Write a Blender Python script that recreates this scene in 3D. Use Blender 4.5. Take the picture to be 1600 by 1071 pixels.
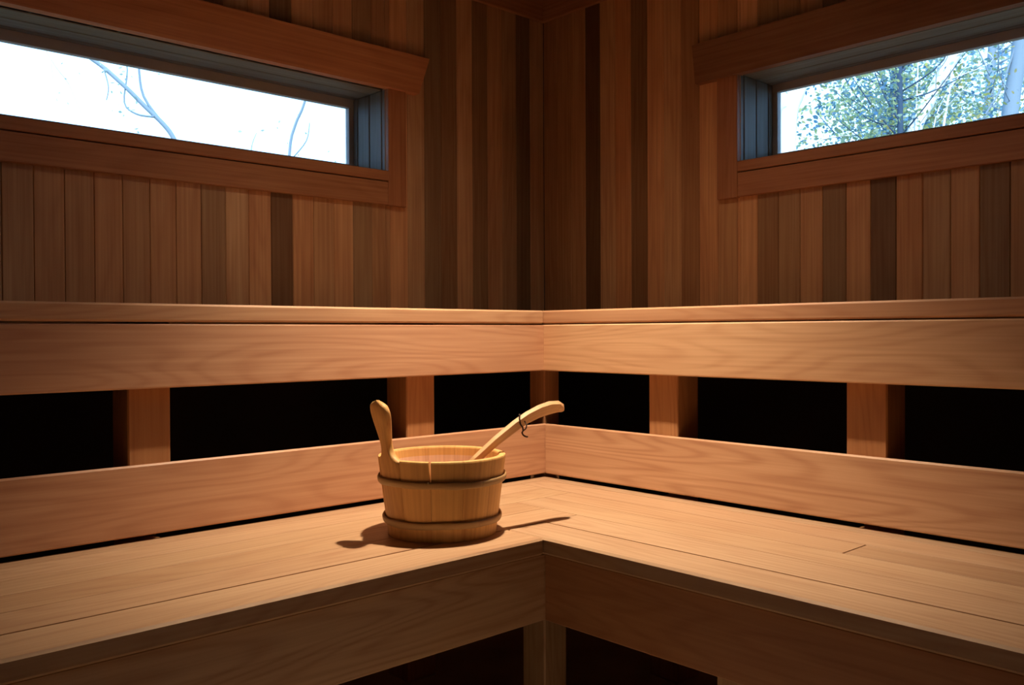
import bpy, bmesh, math, random
from mathutils import Vector, Matrix, Euler
random.seed(7)
for o in list(bpy.data.objects): bpy.data.objects.remove(o)
scn = bpy.context.scene
COL = scn.collection
PI = math.pi

# ---------------------------------------------------------------- camera
cam_d = bpy.data.cameras.new('camera'); cam = bpy.data.objects.new('camera', cam_d); COL.objects.link(cam)
right = Vector((0.67961004, 0.73355902, -0.00462104))
up = Vector((-0.0051242, 0.01104636, 0.99992586))
fwd = Vector((-0.73355568, 0.67953598, -0.01126612))
M = Matrix((right, up, -fwd)).transposed().to_4x4()
M.translation = Vector((2.5286, -2.5202, 0.93))
cam.matrix_world = M
cam_d.sensor_width = 36.0
cam_d.lens = 1394.67 / 1600 * 36.0
cam_d.clip_start = 0.05; cam_d.clip_end = 200
scn.camera = cam

# ---------------------------------------------------------------- world, sun, lamp, exposure
scn.view_settings.view_transform = 'Standard'
scn.view_settings.look = 'None'
scn.view_settings.gamma = 1
scn.view_settings.exposure = 0.0
world = bpy.data.worlds.new('sky'); scn.world = world; world.use_nodes = True
bgn = world.node_tree.nodes['Background']
bgn.inputs['Color'].default_value = (0.36, 0.62, 1.0, 1)
bgn.inputs['Strength'].default_value = 4.2

sd = bpy.data.lights.new('sun', 'SUN'); sd.energy = 5.0; sd.color = (1.0, 0.9, 0.75); sd.angle = math.radians(0.6)
sun = bpy.data.objects.new('sun', sd); COL.objects.link(sun)
sun.rotation_euler = Vector((-0.55, 0.5, -0.62)).to_track_quat('-Z', 'Y').to_euler()

LAMP = (1.06, -1.10, 2.165)
ld = bpy.data.lights.new('ceiling_spot', 'SPOT'); ld.energy = 178; ld.color = (1.0, 0.76, 0.53)
ld.spot_size = math.radians(81); ld.spot_blend = 1.0; ld.shadow_soft_size = 0.022
lamp = bpy.data.objects.new('ceiling_spot', ld); COL.objects.link(lamp)
lamp.location = LAMP

# ---------------------------------------------------------------- tagging helpers
def tag(o, label=None, cat=None, group=None, kind=None):
    if label: o['label'] = label
    if cat: o['category'] = cat
    if group: o['group'] = group
    if kind: o['kind'] = kind
    return o
def empty(name, loc=(0, 0, 0), **k):
    o = bpy.data.objects.new(name, None); COL.objects.link(o); o.location = loc
    o.empty_display_size = 0.05
    return tag(o, **k)

# ---------------------------------------------------------------- materials
def nt(name):
    m = bpy.data.materials.new(name); m.use_nodes = True
    t = m.node_tree; t.nodes.clear()
    out = t.nodes.new('ShaderNodeOutputMaterial')
    return m, t, out
def node(t, kind, **kw):
    n = t.nodes.new(kind)
    for k, v in kw.items():
        setattr(n, k, v)
    return n
def math_n(t, op, a, b=None, clamp=False):
    n = t.nodes.new('ShaderNodeMath'); n.operation = op; n.use_clamp = clamp
    for i, v in enumerate((a, b)):
        if v is None: continue
        if hasattr(v, 'is_linked') or isinstance(v, bpy.types.NodeSocket): t.links.new(v, n.inputs[i])
        else: n.inputs[i].default_value = v
    return n.outputs[0]

def wood(name, ring=0.35, streak=0.3, rough=0.5, ringk=11.0, knots=True, spec=0.35, blotch=0.18):
    """board colour comes from the attribute 'tone', the grain runs along x of the attribute 'gco'"""
    m, t, out = nt(name)
    L = t.links
    b = node(t, 'ShaderNodeBsdfPrincipled'); L.new(b.outputs[0], out.inputs[0])
    tone = node(t, 'ShaderNodeAttribute', attribute_name='tone')
    g = node(t, 'ShaderNodeAttribute', attribute_name='gco')
    # fine streaks
    mp = node(t, 'ShaderNodeMapping'); L.new(g.outputs['Vector'], mp.inputs[0]); mp.inputs['Scale'].default_value = (2.2, 130, 130)
    n1 = node(t, 'ShaderNodeTexNoise'); L.new(mp.outputs[0], n1.inputs['Vector']); n1.inputs['Scale'].default_value = 1.0; n1.inputs['Detail'].default_value = 3
    # growth rings, cathedral shaped on flat sawn boards
    mp2 = node(t, 'ShaderNodeMapping'); L.new(g.outputs['Vector'], mp2.inputs[0]); mp2.inputs['Scale'].default_value = (1.0, 8.5, 8.5)
    n2 = node(t, 'ShaderNodeTexNoise'); L.new(mp2.outputs[0], n2.inputs['Vector']); n2.inputs['Scale'].default_value = 1.0; n2.inputs['Detail'].default_value = 1.5; n2.inputs['Roughness'].default_value = 0.35
    r = math_n(t, 'MULTIPLY', n2.outputs[0], ringk * 6.2832)
    r = math_n(t, 'SINE', r)
    r = math_n(t, 'MULTIPLY', math_n(t, 'ADD', r, 1.0), 0.5)
    r = math_n(t, 'POWER', r, 2.5)
    # blotches
    mp3 = node(t, 'ShaderNodeMapping'); L.new(g.outputs['Vector'], mp3.inputs[0]); mp3.inputs['Scale'].default_value = (2.5, 9, 9)
    n3 = node(t, 'ShaderNodeTexNoise'); L.new(mp3.outputs[0], n3.inputs['Vector']); n3.inputs['Scale'].default_value = 1.0; n3.inputs['Detail'].default_value = 3
    s1 = math_n(t, 'MULTIPLY', math_n(t, 'SUBTRACT', n1.outputs[0], 0.5), streak * 2.2)
    s2 = math_n(t, 'MULTIPLY', r, -ring)
    s3 = math_n(t, 'MULTIPLY', math_n(t, 'SUBTRACT', n3.outputs[0], 0.5), blotch * 3)
    f = math_n(t, 'ADD', math_n(t, 'ADD', s1, s2), s3)
    f = math_n(t, 'ADD', f, 1.0 + ring * 0.25)
    f = math_n(t, 'MAXIMUM', f, 0.15)
    # per channel: darker grain is redder
    comb = node(t, 'ShaderNodeCombineColor')
    L.new(math_n(t, 'POWER', f, 0.75), comb.inputs[0]); L.new(math_n(t, 'POWER', f, 1.15), comb.inputs[1]); L.new(math_n(t, 'POWER', f, 1.3), comb.inputs[2])
    mul = node(t, 'ShaderNodeMix', data_type='RGBA', blend_type='MULTIPLY'); mul.inputs[0].default_value = 1
    L.new(tone.outputs['Color'], mul.inputs[6]); L.new(comb.outputs[0], mul.inputs[7])
    colr = mul.outputs[2]
    if knots:
        mk = node(t, 'ShaderNodeMapping'); L.new(g.outputs['Vector'], mk.inputs[0]); mk.inputs['Scale'].default_value = (1.6, 3.4, 1.0)
        vo = node(t, 'ShaderNodeTexVoronoi'); L.new(mk.outputs[0], vo.inputs['Vector']); vo.inputs['Scale'].default_value = 1.0
        ra = node(t, 'ShaderNodeMapRange'); L.new(vo.outputs['Distance'], ra.inputs[0]); ra.inputs[1].default_value = 0.012; ra.inputs[2].default_value = 0.03; ra.inputs[3].default_value = 0.8; ra.inputs[4].default_value = 0.0
        mx = node(t, 'ShaderNodeMix', data_type='RGBA'); L.new(ra.outputs[0], mx.inputs[0]); L.new(colr, mx.inputs[6]); mx.inputs[7].default_value = (0.10, 0.03, 0.015, 1)
        colr = mx.outputs[2]
    L.new(colr, b.inputs['Base Color'])
    b.inputs['Roughness'].default_value = rough
    b.inputs['Specular IOR Level'].default_value = spec
    bp = node(t, 'ShaderNodeBump'); bp.inputs['Strength'].default_value = 0.12; bp.inputs['Distance'].default_value = 0.0015
    L.new(n1.outputs[0], bp.inputs['Height']); L.new(bp.outputs[0], b.inputs['Normal'])
    return m

def plain(name, col, rough=0.7, spec=0.3, noise=0.0, scale=10.0, metallic=0.0, vscale=(1, 1, 1)):
    m, t, out = nt(name)
    b = node(t, 'ShaderNodeBsdfPrincipled'); t.links.new(b.outputs[0], out.inputs[0])
    b.inputs['Base Color'].default_value = (*col, 1); b.inputs['Roughness'].default_value = rough
    b.inputs['Specular IOR Level'].default_value = spec; b.inputs['Metallic'].default_value = metallic
    if noise:
        tc = node(t, 'ShaderNodeTexCoord'); mp = node(t, 'ShaderNodeMapping'); t.links.new(tc.outputs['Object'], mp.inputs[0]); mp.inputs['Scale'].default_value = vscale
        n = node(t, 'ShaderNodeTexNoise'); n.inputs['Scale'].default_value = scale; n.inputs['Detail'].default_value = 4
        t.links.new(mp.outputs[0], n.inputs['Vector'])
        mx = node(t, 'ShaderNodeMix', data_type='RGBA'); t.links.new(n.outputs[0], mx.inputs[0])
        mx.inputs[6].default_value = (*[c * (1 - noise) for c in col], 1); mx.inputs[7].default_value = (*[min(1, c * (1 + noise)) for c in col], 1)
        t.links.new(mx.outputs[2], b.inputs['Base Color'])
    return m

MW = wood('cedar_panel_wood', ring=0.10, streak=0.35, rough=0.6, ringk=9, spec=0.25)
MB_ = wood('bench_wood', ring=0.12, streak=0.22, rough=0.42, ringk=17, spec=0.4, blotch=0.12)
MBR = wood('figured_bench_wood', ring=0.18, streak=0.22, rough=0.45, ringk=22, spec=0.35, blotch=0.12, knots=False)
MK = wood('bucket_wood', ring=0.1, streak=0.28, rough=0.5, ringk=7, spec=0.35, blotch=0.22, knots=False)
M_shade = plain('under_bench_shade', (0.04, 0.036, 0.034), 0.95, 0.1, 0.3, 3)  # shade under the upper bench put into a near-black colour
M_floor = plain('dark_floor_slab', (0.42, 0.33, 0.24), 0.7, 0.3, 0.3, 6)
M_leather = plain('leather_cord', (0.035, 0.014, 0.008), 0.6, 0.3)
M_metal = plain('lamp_metal', (0.55, 0.52, 0.48), 0.35, 0.5, metallic=0.9)
M_sash = plain('window_sash_paint', (0.50, 0.48, 0.46), 0.5, 0.35, 0.12, 8)
m, t, out = nt('lamp_diffuser'); e = node(t, 'ShaderNodeEmission'); e.inputs[0].default_value = (1, .74, .50, 1); e.inputs[1].default_value = 290; t.links.new(e.outputs[0], out.inputs[0]); M_diff = m
# window glass: clear, with a fresnel reflection
m, t, out = nt('window_glass')
tr = node(t, 'ShaderNodeBsdfTransparent'); tr.inputs[0].default_value = (0.93, 0.96, 0.97, 1)
gl = node(t, 'ShaderNodeBsdfGlossy'); gl.inputs['Roughness'].default_value = 0.02
fr = node(t, 'ShaderNodeFresnel'); fr.inputs[0].default_value = 1.45
mx = node(t, 'ShaderNodeMixShader'); t.links.new(fr.outputs[0], mx.inputs[0]); t.links.new(tr.outputs[0], mx.inputs[1]); t.links.new(gl.outputs[0], mx.inputs[2]); t.links.new(mx.outputs[0], out.inputs[0])
M_glass = m
M_birch = plain('pale_bark', (0.75, 0.78, 0.78), 0.8, 0.2, 0.2, 3, vscale=(1, 1, 0.3))
M_bark = plain('grey_bark', (0.045, 0.08, 0.13), 0.9, 0.2, 0.3, 6, vscale=(1, 1, 0.3))
M_greybark = plain('blue_grey_bark', (0.20, 0.27, 0.33), 0.9, 0.2, 0.2, 4, vscale=(1, 1, 0.3))
M_ground = plain('forest_floor', (0.16, 0.13, 0.07), 0.95, 0.1, 0.5, 1.5)
def leafmat(name, c1, c2):
    m, t, out = nt(name)
    g = node(t, 'ShaderNodeAttribute', attribute_name='tone')
    b = node(t, 'ShaderNodeBsdfPrincipled'); b.inputs['Roughness'].default_value = 0.55
    tl = node(t, 'ShaderNodeBsdfTranslucent')
    t.links.new(g.outputs['Color'], b.inputs['Base Color']); t.links.new(g.outputs['Color'], tl.inputs[0])
    mx = node(t, 'ShaderNodeMixShader'); mx.inputs[0].default_value = 0.4
    t.links.new(b.outputs[0], mx.inputs[1]); t.links.new(tl.outputs[0], mx.inputs[2]); t.links.new(mx.outputs[0], out.inputs[0])
    return m
M_leaf = leafmat('leaves', None, None)

# ---------------------------------------------------------------- mesh builder
class MB:
    def __init__(s): s.v = []; s.f = []; s.tone = []; s.g = []
    def add(s, verts, faces, tones, gs):
        n = len(s.v); s.v += verts; s.f += [tuple(i + n for i in f) for f in faces]
        s.tone += tones; s.g += gs
    def box(s, x0, x1, y0, y1, z0, z1, axis=0, tone=(.5, .35, .2), bev=0.002, off=None, tilt=None):
        """chamfered box, grain along axis"""
        lo = (min(x0, x1), min(y0, y1), min(z0, z1)); hi = (max(x0, x1), max(y0, y1), max(z0, z1))
        if off is None: off = (random.uniform(0, 60), random.uniform(0, 60), random.uniform(0, 60))
        bev = min(bev, *[(hi[i] - lo[i]) * 0.3 for i in range(3)])
        vs = []; idx = {}
        for sx in (0, 1):
            for sy in (0, 1):
                for sz in (0, 1):
                    c = (sx, sy, sz)
                    for k in range(3):   # vertex lying on face perpendicular to k
                        p = []
                        for i in range(3):
                            base = hi[i] if c[i] else lo[i]
                            if i != k: base += -bev if c[i] else bev
                            p.append(base)
                        idx[(c, k)] = len(vs); vs.append(tuple(p))
        fs = []
        def C(*a): return tuple(a)
        for k in range(3):
            i, j = [(1, 2), (2, 0), (0, 1)][k]
            for sk in (0, 1):
                q = []
                for (a, b) in ((0, 0), (1, 0), (1, 1), (0, 1)):
                    c = [0, 0, 0]; c[k] = sk; c[i] = a; c[j] = b; q.append(idx[(tuple(c), k)])
                fs.append(tuple(q) if sk else tuple(reversed(q)))
        for k in range(3):      # edges along k
            i, j = [(1, 2), (2, 0), (0, 1)][k]
            for a in (0, 1):
                for b in (0, 1):
                    c0 = [0, 0, 0]; c0[i] = a; c0[j] = b; c1 = list(c0); c1[k] = 1
                    c0 = tuple(c0); c1 = tuple(c1)
                    q = (idx[(c0, i)], idx[(c1, i)], idx[(c1, j)], idx[(c0, j)])
                    fs.append(q if (a ^ b) else tuple(reversed(q)))
        for sx in (0, 1):
            for sy in (0, 1):
                for sz in (0, 1):
                    c = (sx, sy, sz); q = (idx[(c, 0)], idx[(c, 1)], idx[(c, 2)])
                    fs.append(q if (sx + sy + sz) % 2 else tuple(reversed(q)))
        o1, o2 = [(1, 2), (2, 0), (0, 1)][axis]
        gs = [(p[axis] + off[0], p[o1] + off[1], p[o2] + off[2]) for p in vs]
        if tilt: vs = [tuple(tilt @ Vector(p)) for p in vs]
        s.add(vs, fs, [tone] * len(vs), gs)
    def prism(s, poly, origin, ex, ey, ez, depth, tone, off=None, bev=0):
        """poly in (ex, ey) plane extruded along ez by depth; grain along ex"""
        if off is None: off = (random.uniform(0, 60), random.uniform(0, 60), random.uniform(0, 60))
        o = Vector(origin); ex = Vector(ex); ey = Vector(ey); ez = Vector(ez)
        vs = []; gs = []
        for d in (0, depth):
            for (a, b) in poly:
                vs.append(tuple(o + ex * a + ey * b + ez * d)); gs.append((a + off[0], b + off[1], d + off[2]))
        n = len(poly); fs = [tuple(reversed(range(n))), tuple(range(n, 2 * n))]
        for i in range(n): fs.append((i, (i + 1) % n, n + (i + 1) % n, n + i))
        s.add(vs, fs, [tone] * len(vs), gs)
    def tube(s, pts, rad, n=8, tone=(.3, .3, .3), caps=True):
        pts = [Vector(p) for p in pts]; vs = []; fs = []; gs = []; L = 0
        prev = None
        for i, p in enumerate(pts):
            d = (pts[min(i + 1, len(pts) - 1)] - pts[max(i - 1, 0)]).normalized()
            if prev is None:
                a = d.orthogonal().normalized()
            else:
                a = (prev - d * prev.dot(d)).normalized()
            prev = a; b = d.cross(a)
            r = rad[i] if hasattr(rad, '__len__') else rad
            if i: L += (p - pts[i - 1]).length
            for k in range(n):
                th = 2 * PI * k / n
                vs.append(tuple(p + a * r * math.cos(th) + b * r * math.sin(th))); gs.append((L, th * r, 0))
        for i in range(len(pts) - 1):
            for k in range(n):
                k2 = (k + 1) % n
                fs.append((i * n + k, i * n + k2, (i + 1) * n + k2, (i + 1) * n + k))
        if caps:
            fs.append(tuple(reversed(range(n)))); fs.append(tuple(range((len(pts) - 1) * n, len(pts) * n)))
        s.add(vs, fs, [tone] * len(vs), gs)
    def build(s, name, mat, parent=None, smooth=False, origin=None):
        me = bpy.data.meshes.new(name)
        org = Vector(origin) if origin else Vector((0, 0, 0))
        me.from_pydata([tuple(Vector(p) - org) for p in s.v], [], s.f)
        a = me.attributes.new('tone', 'FLOAT_COLOR', 'POINT')
        a.data.foreach_set('color', [c for t_ in s.tone for c in (*t_, 1.0)])
        g = me.attributes.new('gco', 'FLOAT_VECTOR', 'POINT')
        g.data.foreach_set('vector', [c for t_ in s.g for c in t_])
        me.materials.append(mat)
        if smooth: me.shade_smooth()
        me.update()
        o = bpy.data.objects.new(name, me); COL.objects.link(o)
        o.location = org
        if parent: o.parent = parent; o.matrix_parent_inverse = Matrix.Identity(4); o.location = org - parent.location
        return o

def mul(c, k): return tuple(max(0, x * k) for x in c)
def vary(c, a=0.06): 
    k = 1 + random.uniform(-a, a); r = random.uniform(-a, a) * .5
    return (c[0] * k, c[1] * k * (1 - r), c[2] * k * (1 - 1.6 * r))

# side mapping: s = distance along the wall from the corner, d = distance out from the wall, z = height
# left wall is the plane x=0 running towards -y, right wall the plane y=0 running towards +x
def sbox(mb, side, s0, s1, d0, d1, z0, z1, along='s', **k):
    ax = {'s': 's', 'd': 'd', 'z': 'z'}[along]
    if side == 'L':
        axis = {'s': 1, 'd': 0, 'z': 2}[ax]; mb.box(d0, d1, -s1, -s0, z0, z1, axis=axis, **k)
    else:
        axis = {'s': 0, 'd': 1, 'z': 2}[ax]; mb.box(s0, s1, -d1, -d0, z0, z1, axis=axis, **k)
def spt(side, s, d, z): return (d, -s, z) if side == 'L' else (s, -d, z)
SX = lambda side: Vector(spt(side, 1, 0, 0)); DX = lambda side: Vector(spt(side, 0, 1, 0))

H = 0.93          # camera height; heights measured from it are converted with H
ROOM = 3.05
CEIL = 2.27
BW = 0.0743       # cover width of the wall boards
BASE = (0.55, 0.335, 0.205)
toneL = [.88,.5,.82,.95,.66,1.08,.66,.64,1.02,1.15,.92,.84,1.1,1.0,1.08,.55,1.08,1.05,.82,1.0,.96,.92,.98,.88,.93,.9,.85]
toneR = [.78,.82,.9,.42,1.08,1.05,.62,1.15,1.1,.82,1.12,1.0,1.2,.76,.84,.98,.66,.98,.5,.94,.92,1.02,.66,.85]
def tones(lst, i):
    if i < len(lst): m_ = lst[i]
    else: m_ = random.choice([.6, .8, .9, 1, 1, 1.1])
    k = m_ ** 1.55
    c = mul(BASE, k)
    w = random.uniform(-.06, .06)
    return (c[0] * (1 + w * .5), c[1] * (1 - w), c[2] * (1 - 2 * w))

WIN = {'L': dict(s0=0.762, s1=2.42, z0=H + .515, z1=H + .832), 'R': dict(s0=0.903, s1=2.42, z0=H + .515, z1=H + .836)}
WD = 0.245        # depth of the window niche

def wall(side, name, lst):
    mb = MB(); W = WIN[side]
    n = int(ROOM / BW) + 1
    for i in range(n):
        a = i * BW; b = min((i + 1) * BW, ROOM)
        tn = tones(lst, i)
        if side == 'L': tn = (tn[0] * 1.0, tn[1] * .97, tn[2] * .86)
        if side == 'R': tn = (tn[0] * 1.03, tn[1] * .92, tn[2] * .72)
        off = (random.uniform(0, 60), random.uniform(0, 60), 0)
        def piece(a, b, z0, z1):
            if b - a < 0.002: return
            sbox(mb, side, a + .0003, b - .0003, -.02, 0.0, z0, z1, along='z', tone=tn, bev=.0022, off=off)
        segs = [(a, b)]
        cuts = sorted({a, b, *[c for c in (W['s0'], W['s1']) if a < c < b]})
        for p, q in zip(cuts, cuts[1:]):
            if q <= W['s0'] + 1e-6 or p >= W['s1'] - 1e-6: piece(p, q, 0, CEIL)
            else: piece(p, q, 0, W['z0']); piece(p, q, W['z1'], CEIL)
    # framing and outer skin behind the boards, round the opening
    tn = (.12, .07, .04)
    D0, D1 = -.226, -.021
    sbox(mb, side, -.226 if side == 'L' else 0, W['s0'] - .02, D0, D1, 0, CEIL + .1, tone=tn, bev=0)
    sbox(mb, side, W['s1'] + .02, ROOM + .1, D0, D1, 0, CEIL + .1, tone=tn, bev=0)
    sbox(mb, side, W['s0'] - .02, W['s1'] + .02, D0, D1, 0, W['z0'] + .0015, tone=tn, bev=0)
    sbox(mb, side, W['s0'] - .02, W['s1'] + .02, D0, D1, W['z1'] + .02, CEIL + .1, tone=tn, bev=0)
    return tag(mb.build(name, MW), kind='structure')
wall('L', 'wall_left', toneL)
wall('R', 'wall_right', toneR)
# the two walls behind the camera, the floor and the ceiling
for nm, args in (('wall_front', 'y'), ('wall_back', 'x')):
    mb = MB(); n = int(ROOM / BW) + 1
    for i in range(n):
        a = i * BW; b = min(a + BW, ROOM)
        tn = mul(tones([], 99), .45)
        if args == 'y': mb.box(a, b, -ROOM - .02, -ROOM, 0, CEIL, axis=2, tone=tn)
        else: mb.box(ROOM, ROOM + .02, -b, -a, 0, CEIL, axis=2, tone=tn)
    if args == 'y': mb.box(-.3, ROOM + .3, -ROOM - .3, -ROOM - .021, 0, CEIL + .1, tone=(.12, .07, .04), bev=0)
    else: mb.box(ROOM + .021, ROOM + .3, -ROOM - .02, .3, 0, CEIL + .1, tone=(.12, .07, .04), bev=0)
    tag(mb.build(nm, MW), kind='structure')
mb = MB(); mb.box(-.34, ROOM + .3, -ROOM - .3, .34, -.15, 0, tone=(.1, .1, .1), bev=0)
tag(mb.build('floor', M_floor), kind='structure')
mb = MB()
for i in range(int(ROOM / BW) + 1):
    a = i * BW; b = min(a + BW, ROOM)
    mb.box(0, ROOM, -b, -a, CEIL, CEIL + .02, axis=0, tone=mul(tones([], 99), .35), bev=.0025)
mb.box(-.34, ROOM + .3, -ROOM - .3, .34, CEIL + .101, CEIL + .2, tone=(.1, .07, .05), bev=0)
tag(mb.build('ceiling', MW), kind='structure')
# trim board where wall and ceiling meet
TR = (.40, .19, .09)
mb = MB(); sbox(mb, 'L', .02, ROOM, 0.0005, .02, H + 1.229, CEIL, tone=TR); tag(mb.build('trim_1', MW), kind='structure')
mb = MB(); sbox(mb, 'R', 0.0005, ROOM, 0.0005, .02, H + 1.229, CEIL, tone=TR); tag(mb.build('trim_2', MW), kind='structure')

# ---------------------------------------------------------------- windows
def window(side, name):
    W = WIN[side]; s0, s1, z0, z1 = W['s0'], W['s1'], W['z0'], W['z1']
    root = empty(name, spt(side, s0, 0, z0), kind='structure')
    C = (0.42, 0.19, 0.09)
    cw = .0745 if side == 'L' else .0775
    T = .019
    zc = H + .424         # bottom of casing / apron
    # side casings run down past the apron
    for (a, b) in ((s0 - cw, s0), (s1, s1 + cw)):
        mb = MB(); sbox(mb, side, a, b, .0005, T, H + .434, z1 - .002, along='z', tone=vary(C)); mb.build('casing_board', MW, root)
    mb = MB(); sbox(mb, side, s0 + .0005, s1 - .0005, .0005, T - .001, H + .436, H + .5135, tone=vary(mul(C, 1.05)), bev=.002); mb.build('apron_board', MW, root)
    # sill: flush front edge between the casings, runs back to the sash
    mb = MB(); sbox(mb, side, s0 + .0005, s1 - .0005, -.20, T + .001, H + .517, H + .551, tone=vary(C), bev=.0025); mb.build('window_sill', MW, root)
    # header with raked ends
    e0, e1 = (.047, .094) if side == 'L' else (.077, .090)
    zb, zt = z1 - .002 if side == 'L' else z1 - .006, H + .961
    poly = [(s0 - cw - e0, zb), (s1 + cw + e0, zb), (s1 + cw + e1, zt), (s0 - cw - e1, zt)]
    if side == 'L': poly = [(-a, b) for a, b in poly][::-1]
    mb = MB()
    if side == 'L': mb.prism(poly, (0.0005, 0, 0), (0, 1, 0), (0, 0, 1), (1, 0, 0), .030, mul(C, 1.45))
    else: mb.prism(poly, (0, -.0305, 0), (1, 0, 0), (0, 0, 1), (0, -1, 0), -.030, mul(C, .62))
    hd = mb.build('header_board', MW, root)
    # niche lining: narrow boards parallel to the wall
    J = (0.23, 0.235, 0.205)
    cuts = [0.0, -.022, -.022 - BW, -.022 - 2 * BW, -.2]
    mb = MB()
    for a, b in zip(cuts, cuts[1:]):
        sbox(mb, side, s0 - .0185, s0, b + .0004, a - .0004, z0 - .004, z1 + .0, along='z', tone=vary(J, .05), bev=.004)
    mb.build('jamb_lining', MW, root)
    mb = MB()
    for a, b in zip(cuts, cuts[1:]):
        sbox(mb, side, s1, s1 + .0185, b + .0004, a - .0004, z0 - .004, z1 + .0, along='z', tone=vary(J, .05), bev=.004)
    mb.build('jamb_lining', MW, root)
    mb = MB()
    for a, b in zip(cuts, cuts[1:]):
        sbox(mb, side, s0 - .018, s1 + .018, b + .0004, a - .0004, z1, z1 + .0185, tone=vary(J, .05), bev=.004)
    mb.build('head_lining', MW, root)
    # sash frame and pane
    S = (.3, .2, .14); gt = H + (.803 if side == 'L' else .811); gb = H + .602; sw = .016
    mb = MB()
    sbox(mb, side, s0 - .019, s1 + .019, -.225, -.2005, gt, z1 + .019, tone=S, bev=.001)
    sbox(mb, side, s0 - .019, s1 + .019, -.225, -.2005, H + .512, gb, tone=S, bev=.001)
    sbox(mb, side, s0 - .019, s0 + sw, -.225, -.2005, gb, gt, along='z', tone=S, bev=.001)
    sbox(mb, side, s1 - sw, s1 + .019, -.225, -.2005, gb, gt, along='z', tone=S, bev=.001)
    fr_ = mb.build('sash_frame', M_sash, root)
    mb = MB(); sbox(mb, side, s0 + sw - .004, s1 - sw + .004, -.219, -.215, gb - .004, gt + .004, bev=0); o = mb.build('glass_pane', M_glass, None); o.parent = fr_
window('L', 'window_1'); window('R', 'window_2')

# ---------------------------------------------------------------- benches
PALE = (0.60, 0.375, 0.235)
dU = .652; dK = .648
zT = H + .0642; zS = H + .0257; zF = H - .1138
dL = 1.187; dLk = 1.175
yT = H - .437; yS = H - .4725; yF = H - .618
bB = .622; zBb = H - .4255; zBt = H - .2758
END = ROOM - .003
# ring boundaries of the L-shaped decks (measured out from the wall), each ring one board per side
ring_low = [.6105, .66, .757, .857, .960, 1.071, dL]
ring_up = [.004, .11, .22, .33, .44, .55, dU]

def deck(side, rings, ztop, zbot, parent, end, tones_, butt=None, nose=.004):
    for k, (a, b) in enumerate(zip(rings, rings[1:])):
        g = .0009
        # alternate rings run through the corner
        through = (k % 2 == (0 if side == 'L' else 1))
        s0 = a + g if through else b + g
        if k == len(rings) - 2: s0 = (a + g) if side == 'R' else (b + g)   # front boards: the right one runs through
        if k == len(rings) - 2: s0 = b + .0004 if side == 'L' else a + g
        tn = vary(tones_[k % len(tones_)], .04)
        segs = [(s0, end)]
        if butt and butt[0] == k: segs = [(s0, butt[1] - .0018), (butt[1] + .0018, end)]
        for (p, q) in segs:
            mb = MB(); bev = .0002 if k < len(rings) - 2 else .0045
            sbox(mb, side, p, q, a + g, b - g if k < len(rings) - 2 else b, zbot, ztop, tone=tn, bev=bev)
            mb.build('seat_board', MB_, parent)
            tn = mul(tn, .9)

def bench_up(side, root, face_tone, edge_tone, post_s, setback):
    deck(side, ring_up, zT, zS, root, END, [edge_tone])
    mb = MB()
    s0 = .612 if side == 'L' else dK + .0005
    sbox(mb, side, s0, END, .612, dK + setback, zF, zS - .0035, tone=face_tone, bev=.003); mb.build('fascia_board', MB_, root)
    mb = MB(); sbox(mb, side, (.02 if side == 'L' else .06), END, .001, .045, zS - .10, zS, tone=(.3, .17, .1)); mb.build('wall_cleat', MW, root)
    for (a, b) in post_s:
        mb = MB(); pt = vary((.46, .22, .095), .05); po = (random.uniform(0, 60), random.uniform(0, 60), 0)
        # notch added to the post so the gap below the backrest stays dark
        for (z0, z1, d1) in ((0, H - .450, .609), (H - .4505, H - .4195, .525), (H - .420, zS, .609)):
            sbox(mb, side, a, b, .517, d1, z0, z1, along='z', tone=pt, bev=.003, off=po)
        mb.build('post', MB_, root)
        mb = MB(); sbox(mb, side, a + .028, b - .028, .046, .5165, zS - .09, zS, along='d', tone=(.3, .17, .1)); mb.build('support_arm', MW, root)

ubl = empty('upper_bench', (0, -.66, 0), label='pale cedar upper bench along the left wall, under the left window', cat='bench', group='upper benches')
ubr = empty('upper_bench', (.66, 0, 0), label='pale cedar upper bench along the right wall, under the right window', cat='bench', group='upper benches')
bench_up('L', ubl, (0.60, 0.335, 0.20), (.60, .35, .20), [(1.029, 1.123), (1.751, 1.841), (2.5, 2.59)], .002)
bench_up('R', ubr, (0.66, 0.40, 0.225), (.55, .29, .155), [(1.009, 1.105), (1.569, 1.662), (2.3, 2.392)], .0052)
mb = MB(); mb.box(.544, .609, -.609, -.544, 0, zS, axis=2, tone=(.36, .17, .08), bev=.003); mb.build('corner_post', MB_, ubl)
tag(bpy.data.objects['corner_post'], label='single slim post where the two upper benches meet')

lbl = empty('lower_bench', (.6, -1.2, 0), label='pale wooden lower bench on the left with the bucket on it', cat='bench', group='lower benches')
lbr = empty('lower_bench', (1.2, -.6, 0), label='pale wooden lower bench on the right with a short cut board seam', cat='bench', group='lower benches')
deck('L', ring_low, yT, yS, lbl, END, [(.52, .335, .20), (.54, .35, .21), (.52, .34, .20), (.52, .33, .19)])
deck('R', ring_low, yT, yS, lbr, END, [(.52, .345, .215), (.54, .355, .22), (.51, .33, .20), (.54, .35, .21)], butt=(2, 1.686))
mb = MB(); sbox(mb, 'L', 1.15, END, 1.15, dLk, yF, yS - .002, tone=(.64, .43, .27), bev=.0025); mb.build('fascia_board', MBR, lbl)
mb = MB(); sbox(mb, 'R', dLk + .0005, END, 1.15, dLk, yF, yS - .002, tone=(.50, .25, .13), bev=.0025); mb.build('fascia_board', MB_, lbr)
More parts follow.
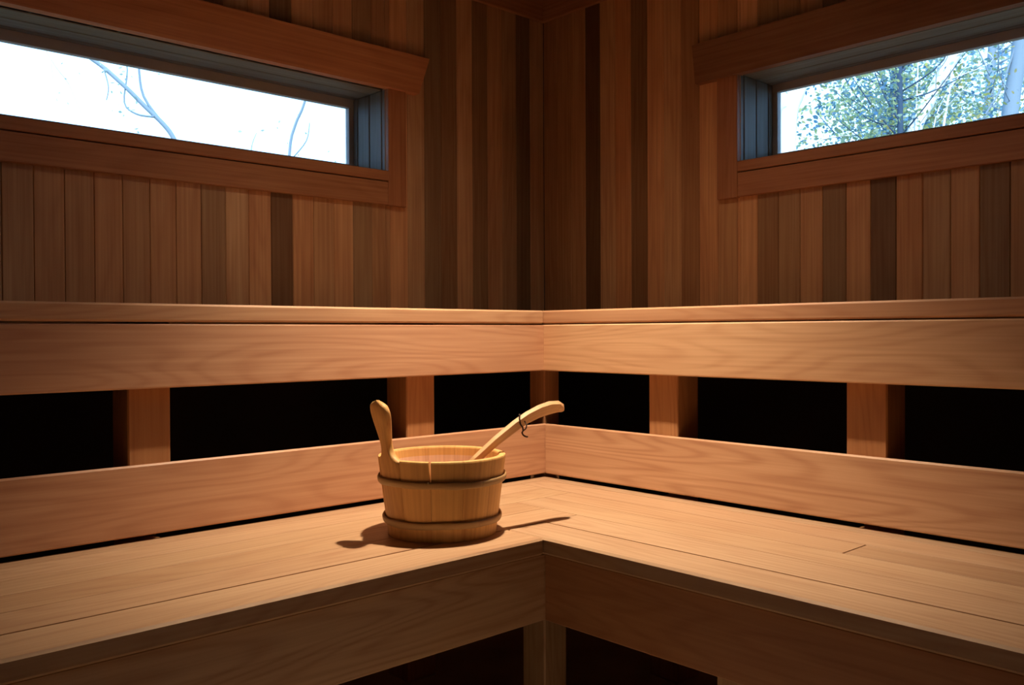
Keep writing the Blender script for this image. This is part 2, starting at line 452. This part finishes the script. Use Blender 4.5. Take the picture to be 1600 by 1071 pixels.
mb = MB(); sbox(mb, 'L', .6095, END, .6095, bB, zBb, zBt, tone=(.60, .335, .20), bev=.0035); o = mb.build('backrest_board', MB_, lbl)
mb = MB(); sbox(mb, 'R', bB + .0005, END, .6095, bB, zBb, zBt, tone=(.62, .37, .22), bev=.0035); mb.build('backrest_board', MBR, lbr)
mb = MB(); mb.box(1.079, 1.149, -1.149, -1.079, 0, yS, axis=2, tone=(.50, .33, .2), bev=.003); mb.build('corner_post', MB_, lbl)
for side, root, sp in (('L', lbl, (1.95, 2.7)), ('R', lbr, (1.592, 2.5))):
    for a in sp:
        for (d0, d1) in ((1.06, 1.149), (.611, .696)):
            mb = MB(); sbox(mb, side, a, a + .089, d0, d1, 0, yS, along='z', tone=vary((.5, .31, .18), .05), bev=.003); mb.build('post', MB_, root)
        mb = MB(); sbox(mb, side, a + .02, a + .069, .697, 1.059, yS - .09, yS, along='d', tone=(.4, .24, .14)); mb.build('cross_bearer', MW, root)

# added near-black panels on the walls, deepening the shade under the upper bench
mb = MB(); sbox(mb, 'L', .0135, ROOM, .0006, .013, .001, zS - .104, tone=(.1, .1, .1), bev=.001); tag(mb.build('shade_panel_1', M_shade), kind='structure')
mb = MB(); sbox(mb, 'R', .0006, ROOM, .0006, .013, .001, zS - .104, tone=(.1, .1, .1), bev=.001); tag(mb.build('shade_panel_2', M_shade), kind='structure')

# ---------------------------------------------------------------- ceiling lamp
lp = empty('ceiling_lamp', (LAMP[0], LAMP[1], CEIL), label='round recessed lamp in the ceiling above the lower bench corner', cat='lamp')
def ring(mb, r0, r1, z0, z1, n=40, tone=(.5, .5, .5), cx=LAMP[0], cy=LAMP[1]):
    vs = []; fs = []
    for k in range(n):
        c, s = math.cos(2 * PI * k / n), math.sin(2 * PI * k / n)
        for (r, z) in ((r0, z0), (r1, z0), (r1, z1), (r0, z1)): vs.append((cx + r * c, cy + r * s, z))
    for k in range(n):
        j = (k + 1) % n
        for e in range(4):
            f = (e + 1) % 4; fs.append((k * 4 + e, j * 4 + e, j * 4 + f, k * 4 + f))
    mb.add(vs, fs, [tone] * len(vs), vs)
mb = MB(); ring(mb, .055, .085, CEIL - .058, CEIL - .0005); mb.build('lamp_housing', M_metal, lp, smooth=False)
mb = MB(); n = 32
vs = [(LAMP[0] + .055 * math.cos(2 * PI * k / n), LAMP[1] + .055 * math.sin(2 * PI * k / n), z) for z in (CEIL - .012, CEIL - .002) for k in range(n)]
mb.add(vs, [tuple(reversed(range(n))), tuple(range(n, 2 * n))] + [(k, (k + 1) % n, n + (k + 1) % n, n + k) for k in range(n)], [(1, 1, 1)] * len(vs), vs)
mb.build('lamp_glass', M_diff, lp)

# ---------------------------------------------------------------- sauna bucket
BC = Vector((.983, -1.300, yT + .0004)); BH = .171; R0 = .1185; R1 = .1405
bucket = empty('sauna_bucket', BC, label='round wooden sauna bucket with one upright handle on the lower bench', cat='bucket')
toward = math.atan2(-.619, .785)           # azimuth of the viewer's side
leftaz = toward - PI / 2                   # viewer's left
haz = toward - math.radians(58)            # handle stave
def rad(z): return R0 + (R1 - R0) * z / BH
def P(az, r, z): return (BC.x + r * math.cos(az), BC.y + r * math.sin(az), BC.z + z)
BT = (0.78, 0.46, 0.165); PINK = (.82, .56, .40)
TH = .0155
hs = .042 / .13
NS = 11; step = (2 * PI - 2 * hs) / NS
body = MB()
for i in range(NS):
    a0 = haz + hs + i * step; a1 = a0 + step
    tn = vary(BT, .035); off = random.uniform(0, 50)
    seam_front = (i == 0)     # the cracked seam facing the viewer is the end of the first stave
    m_ = 9
    zs_o = [0, .0015, .03, .06, .09, .125, .15, BH - .004, BH - .001, BH]
    prof = []
    for z in zs_o: prof.append(('o', z))
    for z in [BH, BH - .001, BH - .004, BH - .02, BH - .0205, .10, .02]: prof.append(('i', z))
    vs = []; gs = []; ts = []
    for j in range(m_ + 1):
        u = j / m_
        for (w_, z) in prof:
            gap0 = .0002; gap1 = .0003 if i == 0 else .0002
            wedge = max(0, (z - .112) / (BH - .112)) * .0034
            if i == 0: gap1 += wedge
            if i == 1: gap0 += wedge * .3
            aa = a0 + gap0 / rad(z) + u * (step - (gap0 + gap1) / rad(z))
            r = rad(z)
            if w_ == 'i': r -= TH
            # soften the stave arris and the rim
            if w_ == 'o' and j in (0, m_): r -= .0008 if i in (0, 1) and z < .12 else .0003
            if z > BH - .0005: r += -.004 if w_ == 'o' else .004
            elif z > BH - .0015: r += -.0012 if w_ == 'o' else .0012
            vs.append(P(aa, r, z)); gs.append((z + off, aa * .13, off))
            ts.append(mul(BT, 1.0) if False else (mul(tn, .82) if (w_ == 'o' and z < .02) else (PINK if (w_ == 'i' and z < BH - .0203) else tn)))
    n = len(prof); fs = []
    for j in range(m_):
        for k in range(n):
            k2 = (k + 1) % n
            fs.append((j * n + k, (j + 1) * n + k, (j + 1) * n + k2, j * n + k2))
    fs.append(tuple(range(n))); fs.append(tuple(reversed(range(m_ * n, m_ * n + n))))
    body.add(vs, fs, ts, gs)
body.build('bucket_wall', MK, bucket)
# bottom disc
mb = MB(); n = 48
vs = [P(2 * PI * k / n, rad(z) - TH - .0003, z) for z in (.012, .024) for k in range(n)]
mb.add(vs, [tuple(reversed(range(n))), tuple(range(n, 2 * n))] + [(k, (k + 1) % n, n + (k + 1) % n, n + k) for k in range(n)], [PINK] * len(vs), [(v[0], v[1], 0) for v in vs])
mb.build('bucket_bottom', MK, bucket)
# handle stave: follows the wall, then narrows to a neck and swells to a paddle
HT = .295
def hw(z):
    if z < .167: return .042
    if z < .203:
        t_ = (z - .167) / .036; t_ = 1 - (1 - t_) ** 3.2; return .042 + (.0145 - .042) * t_
    if z < .268:
        t_ = (z - .203) / .065; t_ = t_ * t_ * (3 - 2 * t_) * .6 + t_ * .4; return .0145 + (.034 - .0145) * t_
    t_ = (z - .268) / (HT - .268); return .034 * math.sqrt(max(0.0, 1 - t_ ** 2.2))
mb = MB(); zs = [0, .0015, .03, .06, .09, .12, .14, .155, .160, .165, .167, .1685, .170, .1715, .173, .176, .180, .185, .19, .196, .203, .21, .22, .23, .24, .25, .26, .27, .276, .281, .285, .289, .292, .2945, .2962, HT]
NJ = 12; vs = []; gs = []
for z in zs:
    w_ = max(hw(z), .001)
    r = rad(z) + max(0, z - .175) ** 1.3 * .16
    th = TH if z < .15 else TH + .001
    rb = .0045 if z > .165 else .0015      # rounding of the arrises
    top = 1 - max(0, (z - .285)) / (HT - .285) * .55
    rows = []
    for (face, sgn) in (('o', 1), ('i', -1)):
        for j in range(NJ + 1):
            u = -1 + 2 * j / NJ
            if face == 'i': u = -u
            x = u * w_
            edge = max(0, abs(x) - (w_ - rb)) / rb if w_ > rb else abs(u)
            dr = (1 - math.sqrt(max(0, 1 - edge * edge))) * min(rb, th / 2 - .001)
            thick = th * top
            rr = r - th / 2 + (sgn * (thick / 2 - dr))
            # upper part is straight rather than curved
            if z > .165:
                c = Vector((math.cos(haz), math.sin(haz))); tt = Vector((-math.sin(haz), math.cos(haz)))
                k_ = min(1, (z - .165) / .03)
                curv = rr - math.sqrt(max(rr * rr - x * x, 0))
                q = c * (rr - curv * (1 - k_ * .7)) + tt * x
                vs.append((BC.x + q.x, BC.y + q.y, BC.z + z))
            else:
                vs.append(P(haz + x / rr if rr else haz, rr, z))
            gs.append((z + 3, x, rr))
n = 2 * (NJ + 1); fs = []
for i in range(len(zs) - 1):
    for k in range(n):
        k2 = (k + 1) % n
        fs.append((i * n + k, i * n + k2, (i + 1) * n + k2, (i + 1) * n + k))
fs.append(tuple(reversed(range(n)))); fs.append(tuple(range((len(zs) - 1) * n, len(zs) * n)))
mb.add(vs, fs, [mul(BT, .93)] * len(vs), gs)
o = mb.build('handle', MK, bucket, smooth=True)
tag(o, label='upright paddle-shaped handle growing out of one stave')
# hoops
def hoop(z, hgt, out, tone, lap):
    hgt *= 1.2; out *= .9
    mb = MB(); n = 96; m_ = 10; vs = []; gs = []
    for k in range(n):
        az = 2 * PI * k / n
        wob = .0008 * math.sin(3 * az + z * 90) + .0005 * math.sin(7 * az)
        ex = .0016 * math.exp(-((az - lap % (2 * PI)) / .12) ** 2)
        for j in range(m_):
            th = 2 * PI * j / m_
            zz = z + wob + (hgt / 2 + ex) * math.sin(th)
            r = rad(zz) + .0012 + (out + ex) * .5 + (out + ex) * .5 * math.cos(th)
            vs.append(P(az, r, zz)); gs.append((az * .13, zz, 5))
    fs = [(k * m_ + j, ((k + 1) % n) * m_ + j, ((k + 1) % n) * m_ + (j + 1) % m_, k * m_ + (j + 1) % m_) for k in range(n) for j in range(m_)]
    mb.add(vs, fs, [tone] * len(vs), gs)
    return mb.build('hoop', MK, bucket, smooth=True)
hoop(.1215, .0125, .0070, (.46, .30, .14), (toward + .2) % (2 * PI))
hoop(.0355, .0125, .0075, (.50, .34, .17), (haz + .25) % (2 * PI))

# ---------------------------------------------------------------- ladle standing in the bucket
lad_root = empty('ladle', (.975, -1.33, yT + .03), label='curved wooden ladle leaning in the bucket, handle pointing right', cat='ladle')
def HZ(p): return Vector((p[0], p[1], p[2] + H))
ctr = [HZ(p) for p in ((.992, -1.325, -.372), (1.010, -1.305, -.343), (1.028, -1.284, -.310), (1.0454, -1.2564, -.2775), (1.0569, -1.2065, -.2400), (1.0640, -1.1548, -.2095),
                       (1.0670, -1.1200, -.1930), (1.0690, -1.0850, -.1815), (1.0705, -1.0550, -.1755), (1.0725, -1.0300, -.1740), (1.0740, -1.0180, -.1780), (1.0750, -1.0120, -.1835))]
hh = [.0085, .0085, .0085, .009, .0105, .0125, .0135, .015, .016, .0145, .0105, .004]    # half height of the blade
ht = [.0055, .0055, .0055, .0055, .0058, .006, .0062, .0065, .0068, .0068, .0062, .004]     # half thickness
mb = MB(); vs = []; gs = []; NC = 16
side_v = Vector((.80, -.60, 0))
L_ = 0
for i, p in enumerate(ctr):
    d = (ctr[min(i + 1, len(ctr) - 1)] - ctr[max(i - 1, 0)]).normalized()
    if i: L_ += (p - ctr[i - 1]).length
    n1 = (side_v - d * side_v.dot(d)).normalized()       # blade normal, towards the viewer
    u1 = n1.cross(d); 
    if u1.z < 0: u1 = -u1
    # roll so that the upper edge shows to the viewer
    a = math.radians(40)
    uu = (u1 * math.cos(a) + n1 * math.sin(a)).normalized()
    nn = d.cross(uu).normalized()
    if nn.dot(n1) < 0: nn = -nn
    for k in range(NC):
        th = 2 * PI * k / NC
        c, s = math.cos(th), math.sin(th)
        e = .16
        x = math.copysign(abs(c) ** e, c) * ht[i]; y = math.copysign(abs(s) ** e, s) * hh[i]
        vs.append(tuple(p + nn * x + uu * y)); gs.append((L_, x, y + 4))
fs = []
for i in range(len(ctr) - 1):
    for k in range(NC):
        k2 = (k + 1) % NC; fs.append((i * NC + k, i * NC + k2, (i + 1) * NC + k2, (i + 1) * NC + k))
fs.append(tuple(reversed(range(NC)))); fs.append(tuple(range((len(ctr) - 1) * NC, len(ctr) * NC)))
mb.add(vs, fs, [(.62, .38, .19)] * len(vs), gs)
lad_handle = mb.build('ladle_handle', MK, lad_root)
# bowl
mb = MB(); n = 28; vs = []; bc = Vector((.972, -1.338, yT + .058))
prof = [(.001, -.031), (.020, -.031), (.032, -.024), (.038, -.008), (.040, .008), (.0375, .009), (.035, -.006), (.029, -.020), (.018, -.026), (.001, -.026)]
for k in range(n):
    a = 2 * PI * k / n
    for (r, z) in prof: vs.append(tuple(bc + Vector((r * math.cos(a), r * math.sin(a), z))))
m_ = len(prof)
fs = [(k * m_ + j, ((k + 1) % n) * m_ + j, ((k + 1) % n) * m_ + j + 1, k * m_ + j + 1) for k in range(n) for j in range(m_ - 1)]
mb.add(vs, fs, [(.62, .38, .2)] * len(vs), [(v[0], v[1], v[2]) for v in vs]); mb.build('ladle_bowl', MK, lad_root, smooth=True)
# leather cord through the handle
def bez(pts, n=6):
    out_ = []
    for i in range(len(pts) - 1):
        p0 = Vector(pts[max(i - 1, 0)]); p1 = Vector(pts[i]); p2 = Vector(pts[i + 1]); p3 = Vector(pts[min(i + 2, len(pts) - 1)])
        for k in range(n):
            t_ = k / n
            out_.append(0.5 * ((2 * p1) + (p2 - p0) * t_ + (2 * p0 - 5 * p1 + 4 * p2 - p3) * t_ ** 2 + (3 * p1 - p0 - 3 * p2 + p3) * t_ ** 3))
    out_.append(Vector(pts[-1])); return out_
K = ctr[6] + Vector((-.001, -.022, -.010))
rr_ = Vector((.68, .73, 0)); nv = Vector((.785, -.619, 0)); zz_ = Vector((0, 0, 1))
mb = MB()
def kp(a, b, c): return K + rr_ * a + zz_ * b + nv * c
mb.tube(bez([kp(-.001, .017, -.006), kp(-.001, .018, .006), kp(-.002, .010, .011), kp(.000, -.002, .011), kp(.005, -.010, .010), kp(.006, -.018, .009), kp(.004, -.022, .009), kp(.007, -.028, .009), kp(.013, -.031, .010), kp(.017, -.031, .011)]), .0019, n=6)
mb.tube(bez([kp(.006, -.018, .009), kp(.012, -.013, .010), kp(.014, -.006, .008), kp(.012, .000, .002), kp(.006, .010, -.010), kp(-.001, .017, -.006)]), .0015, n=6)
o = mb.build('leather_loop', M_leather, None, smooth=True); o.parent = lad_handle
tag(o, label='thin dark leather loop tied through the ladle handle')

# ---------------------------------------------------------------- outdoors: ground and trees
mb = MB(); mb.box(-30, 30, -30, 30, -.9, -.35, tone=(.1, .1, .1), bev=0)
tag(mb.build('ground', M_ground), kind='structure')
def leaves(mb, centre, spread, n, size, cols, rnd):
    for _ in range(n):
        p = Vector((rnd.gauss(0, 1) * spread[0], rnd.gauss(0, 1) * spread[1], rnd.gauss(0, 1) * spread[2])) + Vector(centre)
        e = Euler((rnd.uniform(0, 6.3), rnd.uniform(0, 6.3), rnd.uniform(0, 6.3))).to_matrix()
        s = size * rnd.uniform(.6, 1.3)
        vs = [tuple(p + e @ Vector(q)) for q in ((0, -s, 0), (s * .5, -s * .2, s * .08), (s * .35, s * .5, 0), (0, s, -s * .1), (-s * .35, s * .5, 0), (-s * .5, -s * .2, s * .08))]
        c = rnd.choice(cols); k = rnd.uniform(.75, 1.2)
        mb.add(vs, [(0, 1, 2, 3, 4, 5)], [mul(c, k)] * 6, vs)
GREENS = [(.26, .36, .18), (.20, .30, .20), (.32, .38, .16), (.12, .24, .28), (.08, .20, .32)]
YEL = [(.34, .36, .09), (.28, .32, .11), (.36, .33, .12)]
def tree(label, trunk, rads, mat, twigs=(), canopy=(), seed=1, name='tree', size=.024):
    rnd = random.Random(seed)
    root = empty(name, (trunk[0][0], trunk[0][1], -.35), label=label, cat='tree', group='trees outside the windows')
    mb = MB(); mb.tube(bez(trunk, 4), [rads[0] + (rads[1] - rads[0]) * i / ((len(trunk) - 1) * 4) for i in range((len(trunk) - 1) * 4 + 1)], n=12)
    mb.build('trunk', mat, root, smooth=True)
    for (pts, r0, r1) in twigs:
        mb = MB(); q = bez(pts, 4); mb.tube(q, [r0 + (r1 - r0) * i / (len(q) - 1) for i in range(len(q))], n=6)
        mb.build('branch', mat, root, smooth=True)
    if canopy:
        mb = MB()
        for (c, sp, n, cols) in canopy: leaves(mb, c, sp, n, size, cols, rnd)
        tag(mb.build('foliage', M_leaf, root), kind='stuff')
    return root
def rtwigs(rnd, base, n, L, up_=.5, r=.012, spread=1.0):
    out_ = []
    for _ in range(n):
        b = Vector(base) + Vector((0, 0, rnd.uniform(-.5, .5)))
        a = rnd.uniform(0, 2 * PI); d = Vector((math.cos(a) * spread, math.sin(a) * spread, up_ + rnd.uniform(-.2, .5))).normalized()
        p1 = b + d * L * .5 + Vector((rnd.gauss(0, .07), rnd.gauss(0, .07), 0)); p2 = b + d * L + Vector((rnd.gauss(0, .12), rnd.gauss(0, .12), rnd.uniform(-.1, .3)))
        out_.append(([tuple(b), tuple(p1), tuple(p2)], r, r * .3))
    return out_
rq = random.Random(5)
tree('white-barked tree leaning at the left edge of the right window view', [(-2.02, 5.12, -.4), (-1.96, 5.17, 1.9), (-1.93, 5.21, 2.93), (-1.87, 5.28, 3.23), (-1.78, 5.38, 3.7), (-1.6, 5.6, 4.8)], (.10, .06), M_birch,
     twigs=rtwigs(rq, (-1.9, 5.25, 3.1), 3, .7), canopy=[((-1.5, 5.9, 2.95), (.28, .35, .22), 900, GREENS), ((-1.4, 6.2, 3.5), (.35, .4, .25), 420, GREENS)], seed=2)
tree('slender dark-trunked tree in the middle of the right window view', [(-1.22, 5.98, -.4), (-1.19, 6.0, 1.84), (-1.205, 5.99, 2.9), (-1.21, 5.99, 3.4), (-1.24, 5.97, 5.2)], (.032, .022), M_bark,
     twigs=rtwigs(rq, (-1.2, 6.0, 3.0), 7, .7, r=.009) + [([(-1.2, 5.99, 2.75), (-1.35, 5.84, 3.0), (-1.52, 5.66, 3.35)], .010, .004), ([(-1.2, 5.99, 2.9), (-1.32, 5.88, 3.2), (-1.40, 5.80, 3.5)], .008, .004)],
     canopy=[((-1.75, 6.6, 3.35), (.3, .3, .3), 520, GREENS), ((-1.45, 6.35, 2.95), (.3, .3, .18), 420, GREENS + YEL)], seed=3)
tree('white tree slanting to the right behind the dark slender trunk', [(-1.35, 6.05, -.4), (-1.24, 6.1, 1.9), (-1.16, 6.16, 2.78), (-1.06, 6.24, 3.1), (-.93, 6.38, 3.45), (-.80, 6.50, 3.75), (-.5, 6.8, 4.6)], (.075, .055), M_birch,
     twigs=[([(-1.11, 6.09, 2.5), (-1.105, 6.1, 2.9), (-1.09, 6.12, 3.5)], .008, .006), ([(-.95, 6.27, 2.6), (-.92, 6.31, 2.95), (-.88, 6.35, 3.3), (-.85, 6.38, 3.7)], .014, .009), ([(-1.0, 6.2, 2.7), (-.96, 6.27, 3.05), (-.8, 6.42, 3.4)], .007, .004)] + rtwigs(rq, (-1.0, 6.3, 3.1), 6, .6, r=.006),
     canopy=[((-1.0, 6.5, 3.2), (.25, .3, .3), 380, GREENS + YEL), ((-.75, 6.9, 3.1), (.3, .3, .3), 260, GREENS + YEL)], seed=4)
tree('thick blue-grey trunk at the right edge of the right window view', [(-.60, 6.62, -.4), (-.54, 6.70, 2.0), (-.49, 6.76, 3.04), (-.43, 6.84, 3.71), (-.38, 6.9, 5.0)], (.085, .062), M_greybark,
     twigs=[([(-.80, 6.42, 2.65), (-.65, 6.57, 2.98), (-.56, 6.66, 3.19), (-.50, 6.74, 3.44), (-.44, 6.80, 3.71)], .008, .011), ([(-.62, 6.6, 3.35), (-.70, 6.53, 3.6), (-.78, 6.46, 3.8)], .008, .004)] + rtwigs(rq, (-.48, 6.77, 3.2), 4, .6, r=.006),
     canopy=[((-.8, 7.2, 3.5), (.35, .3, .3), 200, GREENS + YEL)], seed=5)
tree('leafy background tree filling the lower left of the right window view', [(-2.6, 8.6, -.4), (-2.58, 8.62, 2.0), (-2.5, 8.7, 3.6), (-2.45, 8.8, 5)], (.08, .04), M_bark,
     twigs=rtwigs(rq, (-2.5, 8.7, 3.6), 12, 1.0, r=.014) + rtwigs(rq, (-2.5, 8.7, 4.2), 8, 1.0, r=.012), canopy=[((-2.55, 8.4, 3.7), (.5, .5, .38), 1500, GREENS), ((-2.0, 9.0, 3.5), (.5, .5, .25), 900, GREENS + YEL), ((-2.2, 8.9, 4.4), (.6, .5, .4), 800, GREENS)], seed=6, size=.036)
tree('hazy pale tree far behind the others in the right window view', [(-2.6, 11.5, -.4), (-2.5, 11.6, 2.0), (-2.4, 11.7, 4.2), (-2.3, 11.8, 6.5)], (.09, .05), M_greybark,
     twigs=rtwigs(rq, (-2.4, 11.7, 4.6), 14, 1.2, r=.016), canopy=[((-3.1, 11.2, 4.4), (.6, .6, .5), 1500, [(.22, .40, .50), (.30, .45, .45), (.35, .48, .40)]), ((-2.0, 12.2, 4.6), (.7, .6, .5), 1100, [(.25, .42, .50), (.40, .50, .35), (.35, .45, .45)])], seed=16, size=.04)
# left window: bare, thin, far overexposed branches
tree('bare arching tree seen in the left window with a long curved limb', [(-4.35, .95, -.4), (-4.6, .80, 1.5), (-4.84, .58, 2.35), (-4.91, .51, 2.57), (-4.97, .45, 2.69), (-5.08, .33, 2.85), (-5.21, .19, 3.04), (-5.40, 0, 3.26), (-5.8, -.4, 3.6)], (.022, .016), M_greybark,
     twigs=[([(-4.97, .45, 2.69), (-5.09, .33, 2.93), (-5.12, .30, 3.2), (-5.14, .28, 3.5)], .012, .008), ([(-5.0, .38, 2.75), (-5.12, .28, 2.78), (-5.20, .21, 2.88), (-5.18, .23, 3.15), (-5.2, .2, 3.4)], .009, .005), ([(-5.3, .08, 3.16), (-5.25, .1, 3.0), (-5.3, .1, 2.9)], .006, .003)],
     canopy=[((-5.25, .15, 3.12), (.12, .14, .05), 18, [(.4, .5, .45)]), ((-5.2, .22, 2.7), (.06, .06, .14), 26, [(.4, .5, .45)])], seed=8, size=.018)
tree('thin upright sapling near the right end of the left window view', [(-4.3, 1.15, -.4), (-4.27, 1.2, 1.6), (-4.25, 1.22, 2.43), (-4.22, 1.26, 2.68), (-4.17, 1.32, 2.87), (-4.1, 1.4, 3.3)], (.014, .009), M_greybark,
     twigs=[([(-4.24, 1.24, 2.4), (-4.16, 1.33, 2.55), (-4.14, 1.35, 2.7)], .006, .003), ([(-4.5, 1.0, 2.3), (-4.49, 1.0, 2.5), (-4.46, 1.03, 2.62)], .005, .002)],
     canopy=[((-4.3, 1.15, 2.6), (.3, .3, .1), 14, [(.4, .5, .45)])], seed=9, size=.014)
tree('faint slanting bare tree near the left end of the left window view', [(-5.2, .2, -.4), (-5.35, .05, 2.2), (-5.48, -.09, 2.94), (-5.58, -.20, 3.18), (-5.65, -.28, 3.36), (-5.8, -.45, 3.8)], (.016, .013), M_birch,
     twigs=[([(-5.6, -.25, 3.25), (-5.62, -.22, 3.05), (-5.6, -.2, 2.9)], .005, .003)], canopy=[((-5.5, -.1, 3.1), (.15, .15, .2), 14, [(.4, .5, .45)])], seed=10, size=.014)
